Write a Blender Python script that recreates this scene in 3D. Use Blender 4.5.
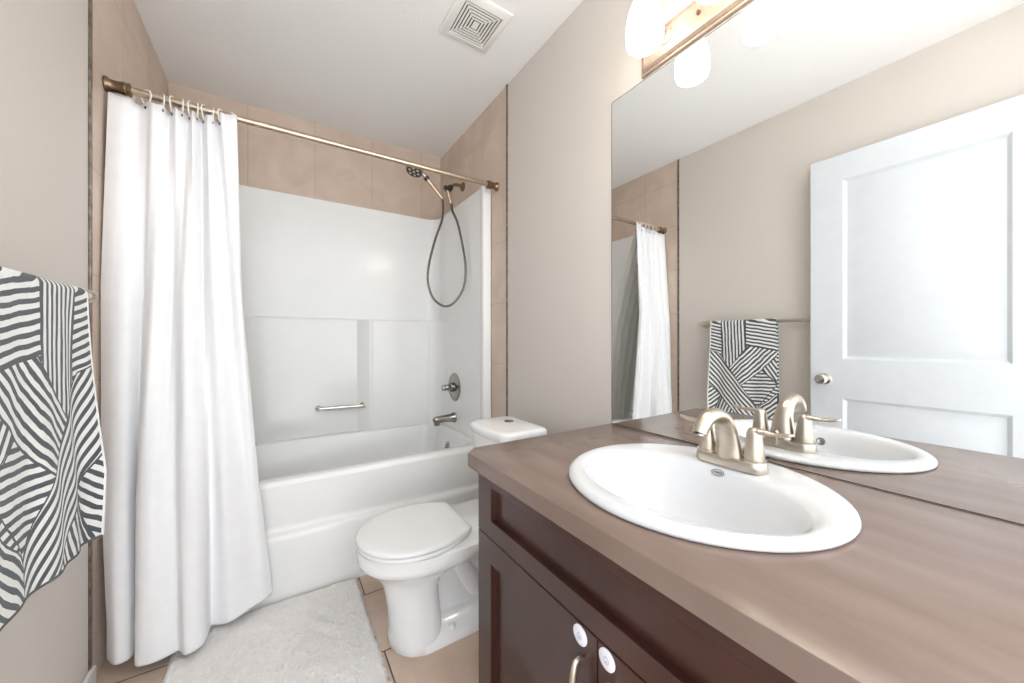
import bpy, bmesh, math, random
from mathutils import Vector, Matrix
from math import sin, cos, pi, radians as R

for o in list(bpy.data.objects):
    bpy.data.objects.remove(o)
SC = bpy.context.scene
COL = SC.collection
random.seed(7)

# ------------------------------------------------------------------ camera
TH = 0.5706
cam_d = bpy.data.cameras.new('camera')
cam_d.sensor_width = 36.0
cam_d.sensor_fit = 'HORIZONTAL'
cam_d.lens = 365.6 / 1024 * 36.0
cam_d.shift_y = -0.0007
cam_d.clip_start = 0.02
cam = bpy.data.objects.new('camera', cam_d)
cam.location = (0, 0, 1.07)
cam.rotation_euler = (R(90), 0, -TH)
COL.objects.link(cam)
SC.camera = cam

# ------------------------------------------------------------------ world: soft light of the hall, entering by the open doorway
w = bpy.data.worlds.new('world')
SC.world = w
w.use_nodes = True
bg = w.node_tree.nodes['Background']
bg.inputs[0].default_value = (0.92, 0.96, 1.0, 1)
bg.inputs[1].default_value = 1.55

# added sun on the unseen hall floor; its bounce brightens the bathroom ceiling
sun_d = bpy.data.lights.new('bounce_sun', 'SUN')
sun_d.energy = 6.0
sun_d.angle = R(8)
sun_d.color = (0.95, 0.98, 1.0)
sun = bpy.data.objects.new('bounce_sun', sun_d)
sun.rotation_euler = (R(-14), 0, 0)
sun.location = (0, -2, 5)
COL.objects.link(sun)

# ------------------------------------------------------------------ exposure
SC.view_settings.view_transform = 'Standard'
SC.view_settings.look = 'None'
SC.view_settings.gamma = 1
SC.view_settings.use_curve_mapping = False
SC.view_settings.exposure = 1.12
SHADE_EMIT = 6.0
GLASS_EMIT = 4.6

# ------------------------------------------------------------------ room measures (metres)
A, B, D, H = -0.486, 1.034, 2.606, 2.438      # left wall, right wall, back wall, ceiling
F = -0.03                                     # front wall inner face
T = 1.657                                     # tile edge
CY = 0.0

# ================================================================== materials
def srgb(r, g, b):
    f = lambda c: (c/255/12.92) if c/255 <= 0.04045 else ((c/255+0.055)/1.055)**2.4
    return (f(r), f(g), f(b), 1)

def mat(name, col, rough=0.5, metal=0.0, spec=0.5, coat=0.0, noise=None, bump=None, trans=0.0, sheen=0.0, emis=None, sub=0.0):
    """noise = (scale, colour2, detail[, stretch]); bump = (scale, strength, distance)"""
    m = bpy.data.materials.new(name)
    m.use_nodes = True
    nt = m.node_tree
    p = nt.nodes['Principled BSDF']
    p.inputs['Base Color'].default_value = col
    p.inputs['Roughness'].default_value = rough
    p.inputs['Metallic'].default_value = metal
    p.inputs['Specular IOR Level'].default_value = spec
    p.inputs['Coat Weight'].default_value = coat
    p.inputs['Coat Roughness'].default_value = 0.08
    p.inputs['Sheen Weight'].default_value = sheen
    if emis:
        p.inputs['Emission Color'].default_value = emis[0]
        p.inputs['Emission Strength'].default_value = emis[1]
    tc = nt.nodes.new('ShaderNodeTexCoord')
    if noise:
        mp = nt.nodes.new('ShaderNodeMapping')
        if len(noise) > 3:
            mp.inputs['Scale'].default_value = noise[3]
        nt.links.new(tc.outputs['Object'], mp.inputs[0])
        n = nt.nodes.new('ShaderNodeTexNoise')
        n.inputs['Scale'].default_value = noise[0]
        n.inputs['Detail'].default_value = noise[2]
        nt.links.new(mp.outputs[0], n.inputs['Vector'])
        r = nt.nodes.new('ShaderNodeValToRGB')
        r.color_ramp.elements[0].position = 0.3
        r.color_ramp.elements[1].position = 0.7
        r.color_ramp.elements[0].color = col
        r.color_ramp.elements[1].color = noise[1]
        nt.links.new(n.outputs['Fac'], r.inputs[0])
        nt.links.new(r.outputs[0], p.inputs['Base Color'])
    if bump:
        n2 = nt.nodes.new('ShaderNodeTexNoise')
        n2.inputs['Scale'].default_value = bump[0]
        n2.inputs['Detail'].default_value = 3
        nt.links.new(tc.outputs['Object'], n2.inputs['Vector'])
        b = nt.nodes.new('ShaderNodeBump')
        b.inputs['Strength'].default_value = bump[1]
        b.inputs['Distance'].default_value = bump[2]
        nt.links.new(n2.outputs['Fac'], b.inputs['Height'])
        nt.links.new(b.outputs[0], p.inputs['Normal'])
    return m

def tile_mat(name, c1, c2, grout, tw, th, plane, ox=0.0, oy=0.0, offset=0.0, gap=0.004, rough=0.4):
    """ceramic tiles: object coordinates of the chosen plane into a brick texture"""
    m = mat(name, c1, rough)
    nt = m.node_tree
    p = nt.nodes['Principled BSDF']
    tc = nt.nodes.new('ShaderNodeTexCoord')
    sp = nt.nodes.new('ShaderNodeSeparateXYZ')
    nt.links.new(tc.outputs['Object'], sp.inputs[0])
    cb = nt.nodes.new('ShaderNodeCombineXYZ')
    idx = {'xy': (0, 1), 'xz': (0, 2), 'yz': (1, 2)}[plane]
    for k, off in ((0, ox), (1, oy)):
        ad = nt.nodes.new('ShaderNodeMath')
        ad.inputs[1].default_value = off
        nt.links.new(sp.outputs[idx[k]], ad.inputs[0])
        nt.links.new(ad.outputs[0], cb.inputs[k])
    br = nt.nodes.new('ShaderNodeTexBrick')
    br.offset = offset
    br.inputs['Scale'].default_value = 1
    br.inputs['Brick Width'].default_value = tw
    br.inputs['Row Height'].default_value = th
    br.inputs['Mortar Size'].default_value = gap/2
    br.inputs['Mortar Smooth'].default_value = 0.3
    br.inputs['Mortar'].default_value = grout
    nt.links.new(cb.outputs[0], br.inputs['Vector'])
    n = nt.nodes.new('ShaderNodeTexNoise')
    n.inputs['Scale'].default_value = 5.5
    n.inputs['Detail'].default_value = 5
    n.inputs['Distortion'].default_value = 0.6
    nt.links.new(tc.outputs['Object'], n.inputs['Vector'])
    r = nt.nodes.new('ShaderNodeValToRGB')
    r.color_ramp.elements[0].position = 0.32
    r.color_ramp.elements[1].position = 0.72
    r.color_ramp.elements[0].color = c1
    r.color_ramp.elements[1].color = c2
    nt.links.new(n.outputs['Fac'], r.inputs[0])
    for k in ('Color1', 'Color2'):
        nt.links.new(r.outputs[0], br.inputs[k])
    nt.links.new(br.outputs['Color'], p.inputs['Base Color'])
    b = nt.nodes.new('ShaderNodeBump')
    b.invert = True
    b.inputs['Strength'].default_value = 0.4
    b.inputs['Distance'].default_value = 0.002
    nt.links.new(br.outputs['Fac'], b.inputs['Height'])
    nt.links.new(b.outputs[0], p.inputs['Normal'])
    return m

M = {}
M['paint'] = mat('greige wall paint', srgb(214, 206, 198), 0.6, bump=(180, 0.06, 0.002))
M['ceiling'] = mat('white ceiling paint', srgb(247, 246, 245), 0.8, bump=(90, 0.25, 0.004))
M['wall_tile'] = tile_mat('beige wall tile', srgb(219, 200, 184), srgb(204, 183, 166), srgb(190, 169, 152), 0.343, 0.5, 'xz', ox=0.144, oy=0.055)
M['side_tile'] = tile_mat('beige wall tile on the side walls', srgb(219, 200, 184), srgb(204, 183, 166), srgb(190, 169, 152), 0.333, 0.333, 'yz', ox=0.06, oy=0.054)
M['floor_tile'] = tile_mat('beige floor tile', srgb(214, 192, 174), srgb(190, 165, 146), srgb(96, 72, 56), 0.406, 0.331, 'xy', ox=-0.31+0.406*2, oy=-1.299+0.331*6, offset=0.5, gap=0.006, rough=0.35)
M['hall'] = mat('pale light-bouncing hall floor', srgb(238, 234, 228), 0.9, noise=(6, srgb(228, 224, 218), 4))  # unseen floor, kept pale so it bounces light up into the room
M['trim_white'] = mat('white painted trim', srgb(244, 244, 243), 0.35, noise=(30, srgb(240, 240, 239), 2))
M['door_white'] = mat('white painted door', srgb(215, 219, 224), 0.4, noise=(20, srgb(212, 216, 221), 2))  # white darkened to offset the strong light near the open front
M['edge_metal'] = mat('dark tile edge metal', srgb(150, 140, 131), 0.4, 0.8, noise=(40, srgb(108, 96, 86), 2))
M['acrylic'] = mat('white acrylic', srgb(247, 247, 246), 0.16, spec=0.5, noise=(8, srgb(245, 245, 244), 2))
M['porcelain'] = mat('white porcelain', srgb(246, 246, 246), 0.08, spec=0.5, coat=0.3, noise=(10, srgb(244, 244, 244), 2))
M['porcelain_dim'] = mat('darkened white porcelain of the sink', srgb(220, 221, 223), 0.08, spec=0.5, coat=0.3, noise=(10, srgb(218, 219, 221), 2))  # porcelain white darkened because the sink end is overlit
M['seat_plastic'] = mat('white seat plastic', srgb(244, 244, 244), 0.2, noise=(10, srgb(242, 242, 242), 2))
M['nickel'] = mat('brushed nickel', srgb(203, 192, 178), 0.3, 1.0, noise=(60, srgb(192, 181, 167), 3, (1, 1, 8)))
M['warm_nickel'] = mat('warm brushed nickel of the lamp bar', srgb(178, 158, 142), 0.48, 0.5, noise=(40, srgb(168, 148, 131), 3, (1, 8, 1)))
M['bronze'] = mat('antique nickel', srgb(150, 128, 106), 0.3, 1.0, noise=(50, srgb(128, 107, 86), 3))
M['rod_metal'] = mat('satin nickel rod', srgb(205, 186, 166), 0.28, 1.0, noise=(50, srgb(190, 170, 150), 3))
M['bar_metal'] = mat('pale satin chrome', srgb(226, 222, 214), 0.25, 1.0, noise=(50, srgb(214, 209, 200), 3))
M['chrome'] = mat('dull chrome', srgb(165, 160, 154), 0.18, 1.0, noise=(50, srgb(150, 145, 139), 3))
M['hose'] = mat('grey metal hose', srgb(150, 142, 132), 0.35, 0.9, noise=(300, srgb(96, 90, 82), 1))
M['black'] = mat('black plastic', srgb(38, 34, 32), 0.35, noise=(30, srgb(46, 42, 40), 2))
M['rust'] = mat('rusty bar end', srgb(150, 112, 78), 0.5, 0.6, noise=(60, srgb(110, 76, 50), 3))
M['wood'] = mat('dark stained wood', srgb(70, 38, 31), 0.34, noise=(9, srgb(54, 27, 21), 5, (3, 1, 0.4)), coat=0.25)
M['wood_groove'] = mat('dark seam filler', srgb(20, 12, 10), 0.5, noise=(20, srgb(26, 16, 12), 2))
M['counter'] = mat('brown stone look laminate', srgb(136, 116, 106), 0.24, noise=(5, srgb(118, 98, 88), 6, (3.2, 0.7, 1)), spec=0.7)
M['sticker'] = mat('white plastic pad', srgb(238, 238, 244), 0.4, noise=(60, srgb(232, 232, 240), 1))
M['sticker_mark'] = mat('pale grey print', srgb(196, 198, 210), 0.5, noise=(60, srgb(190, 192, 205), 1))
M['logo'] = mat('grey fired mark', srgb(120, 120, 122), 0.3, noise=(60, srgb(110, 110, 112), 1))
M['curtain'] = mat('white curtain cloth', srgb(246, 246, 248), 0.85, noise=(25, srgb(243, 243, 245), 3), bump=(600, 0.08, 0.001), sheen=0.1)
M['plastic'] = mat('white plastic ring', srgb(244, 242, 238), 0.3, noise=(25, srgb(240, 238, 234), 2))
M['rug'] = mat('white shaggy pile', srgb(248, 245, 243), 0.95, noise=(60, srgb(240, 236, 233), 4), sheen=0.3)
M['grill'] = mat('white vent plastic', srgb(242, 240, 236), 0.5, noise=(25, srgb(238, 236, 232), 2))
M['vent_dark'] = mat('painted vent shade', srgb(52, 45, 40), 0.8, noise=(25, srgb(44, 38, 34), 2))  # dark colour painted in for the shade inside the duct
M['selvage'] = mat('white towel hem', srgb(238, 238, 236), 0.9, bump=(500, 0.4, 0.002))
M['mirror'] = mat('silvered glass', (0.92, 0.93, 0.925, 1), 0.0, 1.0)
M['mirror_edge'] = mat('mirror edge', srgb(92, 84, 76), 0.4, 0.3, noise=(20, srgb(80, 74, 66), 2))
M['shade'] = mat('glowing frosted glass', srgb(250, 246, 236), 0.4, emis=((1.0, 0.94, 0.85, 1), GLASS_EMIT))
M['bulb'] = mat('lit bulb', srgb(255, 252, 244), 0.4, emis=((1.0, 0.95, 0.86, 1), SHADE_EMIT))

# liner: translucent plastic
m = mat('frosted shower liner', srgb(246, 244, 240), 0.6, noise=(12, srgb(242, 240, 235), 2))
m.node_tree.nodes['Principled BSDF'].inputs['Transmission Weight'].default_value = 0.5
M['liner'] = m

# rug / towel bumps
def towel_mat():
    """patches of stripes in different directions; UV in towel fractions, stripes in metres"""
    W_, L_ = 0.41, 0.615
    m = bpy.data.materials.new('striped patch towel')
    m.use_nodes = True
    nt = m.node_tree
    p = nt.nodes['Principled BSDF']
    p.inputs['Roughness'].default_value = 0.95
    p.inputs['Sheen Weight'].default_value = 0.2
    p.inputs['Specular IOR Level'].default_value = 0.1
    uv = nt.nodes.new('ShaderNodeUVMap')
    uv.uv_map = 'UVMap'
    # wobble
    nz = nt.nodes.new('ShaderNodeTexNoise')
    nz.inputs['Scale'].default_value = 7
    nt.links.new(uv.outputs[0], nz.inputs['Vector'])
    sp = nt.nodes.new('ShaderNodeSeparateXYZ')
    nt.links.new(uv.outputs[0], sp.inputs[0])
    def mth(op, a, b=None, c=None):
        n = nt.nodes.new('ShaderNodeMath')
        n.operation = op
        for i, x in enumerate((a, b, c)):
            if x is None:
                continue
            if isinstance(x, (int, float)):
                n.inputs[i].default_value = x
            else:
                nt.links.new(x, n.inputs[i])
        return n.outputs[0]
    wob = mth('MULTIPLY', mth('SUBTRACT', nz.outputs['Fac'], 0.5), 0.012)
    u = mth('ADD', mth('MULTIPLY', sp.outputs[0], W_), wob)
    v = mth('ADD', mth('MULTIPLY', sp.outputs[1], L_), wob)
    def PX(x, y):
        # towel patch corners measured in the mirror: line of sight onto the towel plane
        r = (700+x/6.21-512)/365.6
        Y = 2.474*(0.8416-0.5402*r)/(0.8416*r+0.5402)
        d = 2.474*0.5402+Y*0.8416
        z = 1.07-(310+y/6.21-340.76)/365.6*d
        return ((1.364-Y)/0.392*W_, (1.199-z)/0.615*L_)
    # (polygon in photo-crop pixels, stripe direction from point to point) painted in this order, later over earlier
    regs = [
        ([(-60, -400), (600, -400), (600, 760), (-60, 760)], (75, 300), (180, 330)),
        ([(-60, -400), (128, -400), (140, 290), (-60, 225)], (80, 120), (130, 132)),
        ([(114, -400), (277, -400), (283, 245), (178, 365), (128, 275)], (200, 60), (212, 300)),
        ([(276, -400), (600, -400), (600, 270), (282, 215)], (280, 100), (470, 128)),
        ([(140, 388), (298, 210), (520, 250), (225, 488)], (195, 365), (330, 240)),
        ([(378, 362), (505, 256), (600, 256), (600, 562)], (400, 345), (455, 425)),
        ([(225, 484), (378, 362), (600, 566), (352, 604), (320, 640)], (300, 470), (450, 478)),
        ([(352, 600), (600, 426), (600, 760), (325, 760), (330, 640)], (360, 610), (440, 556)),
        ([(-60, 195), (110, 250), (178, 345), (352, 600), (335, 720), (290, 712), (-60, 300)], (80, 260), (350, 600)),
        ([(-60, 300), (130, 518), (20, 760), (-60, 760)], (70, 530), (130, 485)),
        ([(130, 518), (330, 760), (20, 760)], (110, 620), (150, 530)),
    ]
    val = None
    pitch = 0.0215
    for poly, d0, d1 in regs:
        pts = [PX(*q) for q in poly]
        a0, a1 = PX(*d0), PX(*d1)
        dx, dy = a1[0]-a0[0], a1[1]-a0[1]
        L = math.hypot(dx, dy)
        nx, ny = -dy/L, dx/L
        s = mth('ADD', mth('MULTIPLY', u, nx), mth('MULTIPLY', v, ny))
        fr = mth('FRACT', mth('ADD', mth('MULTIPLY', s, 1/pitch), 50.2))
        st = mth('LESS_THAN', fr, 0.52)
        ar = sum(pts[i][0]*pts[(i+1) % len(pts)][1]-pts[(i+1) % len(pts)][0]*pts[i][1] for i in range(len(pts)))
        sg = 1 if ar > 0 else -1
        dist = None
        for i in range(len(pts)):
            q0, q1 = pts[i], pts[(i+1) % len(pts)]
            ex, ey = q1[0]-q0[0], q1[1]-q0[1]
            l = math.hypot(ex, ey)
            mx, my = -ey/l*sg, ex/l*sg
            c = -(mx*q0[0]+my*q0[1])
            e = mth('ADD', mth('ADD', mth('MULTIPLY', u, mx), mth('MULTIPLY', v, my)), c)
            dist = e if dist is None else mth('MINIMUM', dist, e)
        inside = mth('GREATER_THAN', dist, 0.0)
        border = mth('GREATER_THAN', dist, 0.004)
        st = mth('MULTIPLY', st, border)
        if val is None:
            val = st
        else:
            val = mth('ADD', mth('MULTIPLY', val, mth('SUBTRACT', 1.0, inside)), mth('MULTIPLY', st, inside))
    mx = nt.nodes.new('ShaderNodeMix')
    mx.data_type = 'RGBA'
    nt.links.new(val, mx.inputs[0])
    mx.inputs[6].default_value = srgb(84, 88, 92)
    mx.inputs[7].default_value = srgb(240, 240, 238)
    nt.links.new(mx.outputs[2], p.inputs['Base Color'])
    n2 = nt.nodes.new('ShaderNodeTexNoise')
    n2.inputs['Scale'].default_value = 300
    nt.links.new(uv.outputs[0], n2.inputs['Vector'])
    b = nt.nodes.new('ShaderNodeBump')
    b.inputs['Strength'].default_value = 0.5
    b.inputs['Distance'].default_value = 0.003
    nt.links.new(mth('ADD', mth('MULTIPLY', val, 0.5), n2.outputs['Fac']), b.inputs['Height'])
    nt.links.new(b.outputs[0], p.inputs['Normal'])
    return m
M['towel'] = towel_mat()

# ================================================================== mesh helpers (world coordinates)
def NB():
    return bmesh.new()

def box(bm, x0, x1, y0, y1, z0, z1, bev=0.0, seg=2):
    r = bmesh.ops.create_cube(bm, size=1)
    vs = r['verts']
    bmesh.ops.scale(bm, vec=(x1-x0, y1-y0, z1-z0), verts=vs)
    bmesh.ops.translate(bm, vec=((x0+x1)/2, (y0+y1)/2, (z0+z1)/2), verts=vs)
    if bev > 0:
        es = list({e for v in vs for e in v.link_edges})
        bmesh.ops.bevel(bm, geom=es, offset=bev, segments=seg, affect='EDGES', profile=0.5)
    return bm

def frame_of(t):
    t = t.normalized()
    up = Vector((0, 0, 1)) if abs(t.z) < 0.9 else Vector((0, 1, 0))
    a = t.cross(up).normalized()
    return a, a.cross(t).normalized()

def rings_to_mesh(bm, rings, closed=True, cap0=True, cap1=True, loop=False):
    vr = [[bm.verts.new(p) for p in r] for r in rings]
    n = len(vr[0])
    m = len(vr)
    for i in range(m if loop else m-1):
        a, b = vr[i], vr[(i+1) % m]
        for j in range(n if closed else n-1):
            k = (j+1) % n
            bm.faces.new((a[j], a[k], b[k], b[j]))
    if not loop and closed:
        if cap0:
            bm.faces.new(list(reversed(vr[0])))
        if cap1:
            bm.faces.new(vr[-1])
    return vr

def tube(bm, pts, rad, n=12, ry=None, loop=False, cap=True):
    """sweep along pts; rad / ry are scalars or lists (in-plane a axis / b axis), parallel-transported frame"""
    pts = [Vector(p) for p in pts]
    m = len(pts)
    ra = rad if isinstance(rad, (list, tuple)) else [rad]*m
    rb = ra if ry is None else (ry if isinstance(ry, (list, tuple)) else [ry]*m)
    rings = []
    pa = None
    for i, p in enumerate(pts):
        if loop:
            t = pts[(i+1) % m]-pts[i-1]
        else:
            t = pts[min(i+1, m-1)]-pts[max(i-1, 0)]
        t.normalize()
        if pa is None:
            a, b = frame_of(t)
        else:
            a = (pa-t*pa.dot(t)).normalized()
            b = a.cross(t).normalized()
        pa = a
        rings.append([p+a*(ra[i]*cos(2*pi*k/n))+b*(rb[i]*sin(2*pi*k/n)) for k in range(n)])
    rings_to_mesh(bm, rings, True, cap, cap, loop)
    return bm

def lathe(bm, o, axis, prof, n=24, sx=1.0, cap=True):
    """prof = [(radius, distance along axis)]"""
    o = Vector(o)
    ax = Vector(axis).normalized()
    a, b = frame_of(ax)
    rings = [[o+ax*h+a*(max(r, 1e-5)*cos(2*pi*k/n)*sx)+b*(max(r, 1e-5)*sin(2*pi*k/n)) for k in range(n)] for r, h in prof]
    rings_to_mesh(bm, rings, True, cap, cap)
    return bm

def smooth_path(pts, sub=6, loop=False):
    """Catmull-Rom"""
    P = [Vector(p) for p in pts]
    n = len(P)
    out = []
    for i in range(n if loop else n-1):
        p0 = P[i-1] if (i > 0 or loop) else P[0]*2-P[1]
        p1, p2 = P[i], P[(i+1) % n]
        p3 = P[(i+2) % n] if (i+2 < n or loop) else P[-1]*2-P[-2]
        for k in range(sub):
            t = k/sub
            out.append(0.5*((2*p1)+(p2-p0)*t+(2*p0-5*p1+4*p2-p3)*t*t+(3*p1-p0-3*p2+p3)*t**3))
    if not loop:
        out.append(P[-1])
    return out

LOC = {}
def obj(name, bm, material, parent=None, sharp=35, solid=None, subsurf=0):
    """link ONE mesh object; vertices come in world coordinates"""
    bmesh.ops.recalc_face_normals(bm, faces=bm.faces[:])
    me = bpy.data.meshes.new(name)
    if parent is not None:
        off = LOC[parent.name]
    else:
        xs = [v.co for v in bm.verts]
        off = Vector(((min(c.x for c in xs)+max(c.x for c in xs))/2, (min(c.y for c in xs)+max(c.y for c in xs))/2, min(c.z for c in xs)))
    bmesh.ops.translate(bm, vec=-off, verts=bm.verts[:])
    for f in bm.faces:
        f.smooth = True
    bm.to_mesh(me)
    bm.free()
    me.set_sharp_from_angle(angle=R(sharp))
    for mm in (material if isinstance(material, list) else [material]):
        me.materials.append(mm)
    o = bpy.data.objects.new(name, me)
    COL.objects.link(o)
    if parent is not None:
        o.parent = parent
    else:
        o.location = off
    LOC[o.name] = off.copy()
    if solid:
        s = o.modifiers.new('thickness', 'SOLIDIFY')
        s.thickness = solid
        s.offset = 0
    if subsurf:
        s = o.modifiers.new('smooth', 'SUBSURF')
        s.levels = s.render_levels = subsurf
    return o

def tag(o, label=None, cat=None, group=None, kind=None):
    if label: o['label'] = label
    if cat: o['category'] = cat
    if group: o['group'] = group
    if kind: o['kind'] = kind
    return o

def thing(name, label, cat, loc, group=None):
    o = bpy.data.objects.new(name, None)
    o.empty_display_size = 0.05
    o.location = loc
    COL.objects.link(o)
    LOC[o.name] = Vector(loc)
    return tag(o, label, cat, group)

def struct(name, bm, material, label, cat, parent=None):
    o = obj(name, bm, material, parent)
    return tag(o, label, cat, kind='structure')

def sbox(name, b, material, label, cat, bev=0.0):
    bm = NB()
    box(bm, *b, bev=bev)
    bmesh.ops.recalc_face_normals(bm, faces=bm.faces[:])
    # keep world-aligned texture space: object origin at the world origin
    me = bpy.data.meshes.new(name)
    bm.to_mesh(me)
    bm.free()
    me.materials.append(material)
    o = bpy.data.objects.new(name, me)
    COL.objects.link(o)
    LOC[o.name] = Vector((0, 0, 0))
    return tag(o, label, cat, kind='structure')

# ================================================================== the room shell
sbox('floor', (A-0.12, B+0.12, F-0.12, D+0.12, -0.1, 0), M['floor_tile'], 'beige ceramic tile floor with dark grout lines', 'floor')
sbox('ceiling', (A-0.12, B+0.12, F-0.12, D+0.12, H, H+0.1), M['ceiling'], 'white stippled bathroom ceiling', 'ceiling')
sbox('wall_left', (A-0.12, A, F-0.12, T, 0, H), M['paint'], 'greige painted wall behind the towel bar', 'wall')
sbox('wall_alcove_left', (A-0.12, A, T, D, 0, H), M['side_tile'], 'beige tiled wall at the curtain end of the tub', 'wall')
sbox('wall_right', (B, B+0.12, F-0.12, T, 0, H), M['paint'], 'greige painted wall behind toilet and mirror', 'wall')
sbox('wall_alcove_right', (B, B+0.12, T, D, 0, H), M['side_tile'], 'beige tiled wall above the shower arm', 'wall')
sbox('wall_back', (A-0.12, B+0.12, D, D+0.12, 0, H), M['wall_tile'], 'beige tiled wall above the long side of the tub surround', 'wall')
# the room is open towards the hall the photo is taken from; only the hinge side of the front wall is built
DX0 = -0.405
sbox('wall_front', (A, DX0, F-0.12, F, 0, H), M['paint'], 'narrow greige wall carrying the door hinges behind the camera', 'wall')
sbox('floor_hall', (-3, 3, -3.5, F-0.12, -0.1, 0), M['hall'], 'unseen hall floor made pale to bounce light into the room', 'floor')
sbox('hall_shade_slab', (-1.6, 2.1, -1.25, F-0.12, H, H+0.1), M['ceiling'], 'unseen white slab added to shade the near hall floor', 'ceiling')  # added slab: keeps sun off the near hall floor, blocks sky from above
bm = NB()
box(bm, A+0.002, A+0.014, 0.80, T-0.004, 0, 0.066, 0.003)
struct('baseboard_left', bm, M['trim_white'], 'low white baseboard on the left wall ending at the tile edge', 'baseboard')
bm = NB()
box(bm, A-0.001, A+0.006, T-0.020, T-0.006, 0.0, H, 0.002)
struct('trim_1', bm, M['edge_metal'], 'thin dark metal tile edge on the left wall', 'trim')
bm = NB()
box(bm, B-0.006, B+0.001, T-0.005, T+0.006, 0.0, H, 0.002)
struct('trim_2', bm, M['edge_metal'], 'thin dark metal tile edge on the right wall beside the tank', 'trim')

# ------------------------------------------------------------------ door leaf, open flat against the left wall (seen in the mirror)
def panel_face(bm, x, y0, y1, z0, z1, holes, depth, s):
    """door face at plane x looking to s (+1/-1): raised field panels sunk inside holes"""
    ys = sorted({y0, y1} | {h[0] for h in holes} | {h[1] for h in holes})
    zs = sorted({z0, z1} | {h[2] for h in holes} | {h[3] for h in holes})
    V = lambda a, b, c: bm.verts.new((a, b, c))
    for i in range(len(ys)-1):
        for j in range(len(zs)-1):
            c = ((ys[i]+ys[i+1])/2, (zs[j]+zs[j+1])/2)
            if any(h[0] < c[0] < h[1] and h[2] < c[1] < h[3] for h in holes):
                continue
            bm.faces.new([V(x, ys[i], zs[j]), V(x, ys[i+1], zs[j]), V(x, ys[i+1], zs[j+1]), V(x, ys[i], zs[j+1])])
    for h in holes:
        steps = [(0, 0), (0.014, -depth), (0.024, -depth), (0.062, -depth*0.2), (None, None)]
        prev = None
        for ins, dd in steps:
            if ins is None:
                bm.faces.new(prev)
                break
            ring = [V(x+s*dd, h[0]+ins, h[2]+ins), V(x+s*dd, h[1]-ins, h[2]+ins), V(x+s*dd, h[1]-ins, h[3]-ins), V(x+s*dd, h[0]+ins, h[3]-ins)]
            if prev:
                for k in range(4):
                    bm.faces.new((prev[k], prev[(k+1) % 4], ring[(k+1) % 4], ring[k]))
            prev = ring

DXF = -0.40
bm = NB()
holes = [(0.148, 0.668, 0.975, 1.905), (0.148, 0.668, 0.20, 0.772)]
panel_face(bm, DXF, -0.012, 0.803, 0.012, 2.036, holes, 0.014, 1)
panel_face(bm, DXF-0.036, -0.012, 0.803, 0.012, 2.036, holes, 0.014, -1)
V = lambda a, b, c: bm.verts.new((a, b, c))
x0, x1, y0, y1, z0, z1 = DXF-0.036, DXF, -0.012, 0.803, 0.012, 2.036
for q in ([(x0, y0, z0), (x1, y0, z0), (x1, y0, z1), (x0, y0, z1)], [(x0, y1, z0), (x1, y1, z0), (x1, y1, z1), (x0, y1, z1)],
          [(x0, y0, z1), (x1, y0, z1), (x1, y1, z1), (x0, y1, z1)], [(x0, y0, z0), (x1, y0, z0), (x1, y1, z0), (x0, y1, z0)]):
    bm.faces.new([V(*p) for p in q])
bmesh.ops.remove_doubles(bm, verts=bm.verts[:], dist=1e-5)
door = struct('door_1', bm, M['door_white'], 'white two panel door standing open against the left wall', 'door')
bm = NB()
lathe(bm, (DXF, 0.742, 0.868), (1, 0, 0), [(0.031, 0), (0.031, 0.004), (0.028, 0.008), (0.012, 0.011), (0.011, 0.032), (0.020, 0.038), (0.027, 0.048), (0.027, 0.056), (0.020, 0.064), (0.0, 0.067)], 28)
tag(obj('door_knob', bm, M['bar_metal'], door), 'round chrome knob')
bm = NB()
box(bm, DXF-0.026, DXF-0.010, 0.8025, 0.8045, 0.83, 0.91, 0.001)
tag(obj('latch_plate', bm, M['bronze'], door), 'small metal latch plate')

# ================================================================== bathtub
TX0, TX1 = A+0.003, B-0.003
TY0, TY1 = 1.802, 2.555
RZ = 0.485
def rrect(x0, x1, y0, y1, r, n=8, z=0.0):
    pts = []
    for (cx, cy, a0) in ((x1-r, y1-r, 0), (x0+r, y1-r, 90), (x0+r, y0+r, 180), (x1-r, y0+r, 270)):
        for k in range(n+1):
            a = R(a0+90*k/n)
            pts.append(Vector((cx+r*cos(a), cy+r*sin(a), z)))
    return pts

tub = thing('bathtub', 'white acrylic bathtub with stepped apron along the back wall', 'bathtub', ((TX0+TX1)/2, 2.18, 0))
bm = NB()
secs = [  # (inset left, right, front, back, radius, z) of the basin
    (0, 0, 0, 0, 0.012, RZ-0.024), (0.0, 0.0, 0.004, 0.0, 0.014, RZ-0.010), (0.002, 0.002, 0.012, 0.002, 0.016, RZ-0.002), (0.006, 0.006, 0.022, 0.004, 0.02, RZ),
    (0.085, 0.078, 0.066, 0.052, 0.09, RZ), (0.092, 0.086, 0.075, 0.060, 0.09, RZ-0.005), (0.098, 0.091, 0.081, 0.066, 0.09, RZ-0.018),
    (0.16, 0.123, 0.10, 0.085, 0.11, 0.30), (0.24, 0.15, 0.125, 0.11, 0.12, 0.16), (0.28, 0.20, 0.16, 0.14, 0.12, 0.125), (0.36, 0.28, 0.24, 0.22, 0.10, 0.115)]
rings_to_mesh(bm, [rrect(TX0+l, TX1-r_, TY0+f, TY1-b, rad, 8, z) for l, r_, f, b, rad, z in secs], True, False, True)
obj('basin', bm, M['acrylic'], tub, 30)
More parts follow.
